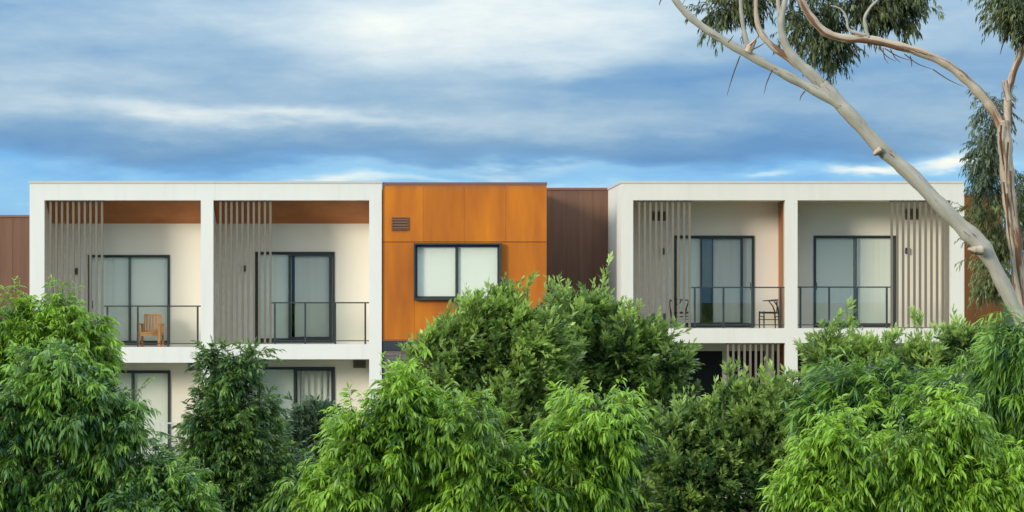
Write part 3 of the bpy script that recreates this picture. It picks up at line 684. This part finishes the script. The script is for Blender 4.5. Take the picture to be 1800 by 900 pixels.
# ------------------------------------------------------------------ gum trees
def bark_mat(name, pale, pale2, brown, amount):
    m = bpy.data.materials.new(name); m.use_nodes = True; t = m.node_tree; b = t.nodes['Principled BSDF']; b.inputs['Roughness'].default_value = .7
    tc = t.nodes.new('ShaderNodeTexCoord')
    def nz(sc, det, scale=1.0):
        mp = t.nodes.new('ShaderNodeMapping'); mp.inputs['Scale'].default_value = sc; n = t.nodes.new('ShaderNodeTexNoise')
        n.inputs['Scale'].default_value = scale; n.inputs['Detail'].default_value = det; n.inputs['Roughness'].default_value = .6
        t.links.new(tc.outputs['UV'], mp.inputs[0]); t.links.new(mp.outputs[0], n.inputs['Vector']); return n.outputs['Fac']
    def mr(f, a, c):
        n = t.nodes.new('ShaderNodeMapRange'); n.inputs[1].default_value = a; n.inputs[2].default_value = c; t.links.new(f, n.inputs[0]); return n.outputs[0]
    def mix(f, a, c):
        n = t.nodes.new('ShaderNodeMix'); n.data_type = 'RGBA'; t.links.new(f, n.inputs[0])
        for s, v in ((6, a), (7, c)):
            if isinstance(v, tuple): n.inputs[s].default_value = (*v, 1)
            else: t.links.new(v, n.inputs[s])
        return n.outputs[2]
    c1 = mix(mr(nz((7, 1.6, 1), 5), .35, .65), pale, pale2)
    f2 = nz((9, .8, 1), 6); c2 = mix(mr(f2, amount, amount + .05), c1, brown)
    f3 = nz((26, 3.0, 1), 5); c3 = mix(mr(f3, .60, .68), c2, tuple(v*.5 for v in brown))
    t.links.new(c3, b.inputs['Base Color'])
    bp = t.nodes.new('ShaderNodeBump'); bp.inputs['Strength'].default_value = .6; bp.inputs['Distance'].default_value = .03
    t.links.new(f2, bp.inputs['Height']); t.links.new(bp.outputs[0], b.inputs['Normal'])
    return m
GUM_A = bark_mat('pale_gum_bark', (.46, .43, .35), (.34, .31, .25), (.20, .15, .11), .66)
GUM_B = bark_mat('peeling_gum_bark', (.56, .47, .36), (.46, .36, .25), (.22, .105, .055), .52)
STRIP = mat('dry_bark_strip', (.15, .085, .05), .9, .3, (6, 6, 2), .1)
def limb(name, m, parent, d, path, seed, dy=None, n=14):
    """path: (px, py, width in px); dy: metres toward or away from the camera at each end"""
    pxm = F / d; k = len(path); dy = dy or (0, 0)
    pts = []
    for i, (a, b, w) in enumerate(path):
        Y = d - DIST + dy[0] + (dy[1]-dy[0]) * i / (k-1); pts.append(P(a, b, Y))
    pts, rr = smooth(pts, [w / pxm / 2 for _, _, w in path], 7)
    rnd = random.Random(seed); rr = [r * (1 + .07 * math.sin(i * .8 + seed) + rnd.uniform(-.03, .03)) for i, r in enumerate(rr)]
    mb = MB().tube(pts, rr, n, .07, seed); o = mb.build(name, m, parent)
    uv = o.data.uv_layers.new(name='UVMap'); acc = [0]
    for i in range(1, len(pts)): acc.append(acc[-1] + (pts[i]-pts[i-1]).length)
    rav = sum(rr) / len(rr)
    for poly in o.data.polygons:
        if len(poly.vertices) != 4: continue
        ks = [v % n for v in poly.vertices]; wrap = max(ks) - min(ks) > 1
        for li, v in zip(poly.loop_indices, poly.vertices):
            kk = v % n; kk = kk + n if wrap and kk == 0 else kk
            uv.data[li].uv = (kk / n * 2*math.pi*rav + seed * 3.1, acc[v // n])
    o.location = -Vector(parent.location); return o
def strip(parent, d, a, b, w=.012, sag=0.0, dy=0.0):
    p, q = P(*a, d-DIST+dy), P(*b, d-DIST+dy); mid = (p+q)/2 + Vector((random.uniform(-.02,.02), .03, -sag))
    pts, rr = smooth([p, mid, q], [w, w*.8, w*.25], 4)
    o = MB().tube(pts, rr, 4).build('bark_strip', STRIP, parent); o.location = -Vector(parent.location); return o
def gum_leaves(parent, d, lobes, m, seed, back=0.0, **kw):
    d = d + back
    a = dict(clump_r=.17, clump_n=19, sprays=11, K=9, sub=2, margin=.05, twig=.18, L=.080, W=.021, beta=-.2, droop=.4, ldroop=.9, angle=45, tris=2, curl=.2, young_lit=.2, flat=.2, tint0=.35); a.update(kw)
    me, n, tw = foliage(np.random.default_rng(seed), lobes, d, **a)
    t_ = bpy.data.objects.new('twigs', tw); col.objects.link(t_); t_.parent = parent; t_.location = -Vector(parent.location); tw.materials.append(TWIG); t_['kind'] = 'stuff'
    f = bpy.data.objects.new('foliage', me); col.objects.link(f); f.parent = parent; f.location = -Vector(parent.location); me.materials.append(m); f['kind'] = 'stuff'
    return f
GA = 45.0
ga = tag(empty('gum_tree', P(1895, 520, GA-DIST)), 'leaning gum tree with smooth pale trunk crossing the right block', 'tree')
ga.location.z = 0
gbx = X(1895, GA-DIST)
# trunk from the ground (outside the frame) up to the upper left
pb = CY + CAMZ * F / GA
limb('trunk', GUM_A, ga, GA, [(1900, pb, 36), (1866, 760, 31), (1818, 612, 27), (1782, 538, 25), (1746, 466, 26), (1722, 428, 32), (1694, 402, 29), (1650, 358, 26), (1600, 306, 26), (1550, 262, 25), (1505, 213, 25), (1470, 176, 25), (1446, 148, 23)], 1, (0, .3))
limb('branch', GUM_A, ga, GA, [(1478, 186, 17), (1440, 163, 18), (1395, 139, 17), (1350, 115, 15), (1308, 92, 16), (1270, 70, 14), (1235, 47, 13), (1205, 22, 13), (1182, -8, 11), (1150, -60, 9)], 2, (.25, .3))
limb('branch', GUM_A, ga, GA, [(1452, 156, 22), (1420, 125, 20), (1392, 98, 17), (1378, 72, 14), (1373, 45, 12), (1376, 18, 11), (1384, -15, 8), (1392, -70, 5)], 3, (.3, .3))
limb('branch', GUM_A, ga, GA, [(1374, 52, 9), (1370, 25, 8), (1367, -5, 7), (1362, -60, 5)], 4, (.3, .35))
limb('branch', GUM_B, ga, GA, [(1415, 124, 13), (1385, 102, 13), (1356, 80, 12), (1338, 58, 11), (1330, 33, 9), (1328, -5, 8), (1332, -60, 5)], 5, (.32, .4))
limb('branch', GUM_A, ga, GA, [(1320, 98, 10), (1313, 78, 10), (1307, 50, 8), (1303, 20, 7), (1301, -15, 6), (1296, -70, 4)], 6, (.28, .2))
limb('knot', GUM_B, ga, GA, [(1725, 440, 18), (1712, 440, 15), (1702, 438, 5)], 7, (-.12, -.2), 9)
limb('knot', GUM_B, ga, GA, [(1548, 263, 13), (1541, 268, 11), (1537, 272, 6)], 8, (.1, .08), 9)
limb('knot', GUM_B, ga, GA, [(1314, 92, 15), (1320, 82, 14), (1328, 70, 5)], 9, (.2, .2), 9)
for a, b in (((1301,98),(1278,168)), ((1358,122),(1343,165)), ((1415,160),(1406,178)), ((1318,80),(1334,62)), ((1325,86),(1345,74)), ((1280,74),(1290,62)), ((1740,455),(1752,478)), ((1760,500),(1768,520)), ((1164,-4),(1159,10))):
    strip(ga, GA, a, b, .010, 0, .1)
gum_leaves(ga, GA, [(1268,18,18,24),(1282,-8,20,22),(1325,-6,22,20),(1300,-50,60,30),(1410,50,20,20),(1440,72,20,20),(1466,86,14,12),(1430,28,30,22),(1400,-50,70,30)], LF_E, 31, back=1.5)
GB = 45.6
gb = tag(empty('gum_tree', P(1815, 520, GB-DIST)), 'upright gum tree with peeling brown bark at the right edge', 'tree'); gb.location.z = 0
pb = CY + CAMZ * F / GB
limb('trunk', GUM_B, gb, GB, [(1822, pb, 34), (1815, 800, 31), (1806, 640, 28), (1796, 520, 26), (1786, 440, 25), (1778, 380, 24), (1772, 330, 24), (1769, 285, 24), (1766, 245, 25), (1763, 212, 25)], 21, (0, 0))
limb('branch', GUM_B, gb, GB, [(1766, 240, 16), (1756, 212, 18), (1741, 187, 17), (1720, 162, 17), (1697, 139, 16), (1670, 117, 15), (1640, 101, 15), (1601, 87, 15), (1564, 77, 15), (1523, 69, 15), (1482, 67, 15), (1452, 57, 14), (1430, 36, 14), (1413, 10, 13), (1403, -15, 12), (1390, -70, 9)], 22, (0, -.2))
limb('branch', GUM_B, gb, GB, [(1768, 235, 16), (1770, 205, 14), (1772, 173, 13), (1779, 135, 12), (1792, 100, 13), (1806, 60, 12), (1815, 0, 10), (1818, -60, 8)], 23, (0, .2))
limb('branch', GUM_A, gb, GB, [(1812, 30, 10), (1796, 12, 10), (1780, -10, 8), (1765, -50, 6)], 24, (.15, .1))
limb('stub', GUM_B, gb, GB, [(1774, 178, 10), (1769, 160, 10), (1766, 142, 11)], 25, (-.1, -.1), 9)
limb('branch', GUM_A, gb, GB, [(1526, 66, 8), (1522, 50, 7), (1520, 32, 6), (1530, 13, 5), (1545, -4, 4), (1560, -40, 3)], 26, (-.15, -.2))
limb('branch', GUM_A, gb, GB, [(1522, 62, 7), (1503, 57, 6), (1491, 50, 4), (1488, 32, 4), (1478, 16, 3), (1460, 10, 2)], 27, (-.15, -.2))
for a, b in (((1545,83),(1575,108)), ((1552,84),(1562,112)), ((1565,86),(1584,110)), ((1590,95),(1640,122)), ((1600,98),(1602,118)), ((1640,122),(1694,152)), ((1520,80),(1519,103)), ((1505,80),(1499,102)), ((1555,85),(1600,106)),
             ((1776,45),(1758,95)), ((1759,10),(1757,32)), ((1760,220),(1764,290)), ((1772,250),(1770,330)), ((1778,180),(1779,235)), ((1758,232),(1766,300)), ((1776,300),(1784,380)), ((1764,320),(1775,400)), ((1770,340),(1780,450)), ((1785,430),(1795,510))):
    strip(gb, GB, a, b, .016 if a[0] > 1750 else .009, .03 if a[0] < 1700 else 0, -.17)
gum_leaves(gb, GB, [(1480,0,40,22),(1552,-5,30,22),(1600,-12,14,18),(1585,18,16,14),(1515,26,24,18),(1555,14,18,14),(1470,-50,90,30),(1570,-50,70,25)], LF_E, 32, clump_n=18, back=.8)
gum_leaves(gb, GB, [(1785,0,12,16),(1790,32,9,12),(1800,52,9,10),(1768,-15,12,10)], LF_E, 33)
gum_leaves(gb, GB, [(1738,240,12,16),(1728,272,20,22),(1718,305,20,18),(1745,305,18,20),(1750,190,8,8)], LF_G, 34, back=.7, clump_n=15, L=.07, W=.018, tint0=.55)
gum_leaves(gb, GB, [(1732,355,20,18),(1755,385,24,24),(1742,425,14,20),(1752,465,18,20),(1775,425,16,26),(1745,490,10,12),(1792,390,10,22),(1792,325,8,14)], LF_E, 35, back=.7, clump_n=16, L=.07, W=.018, tint0=.75)
print('leaves', NL)
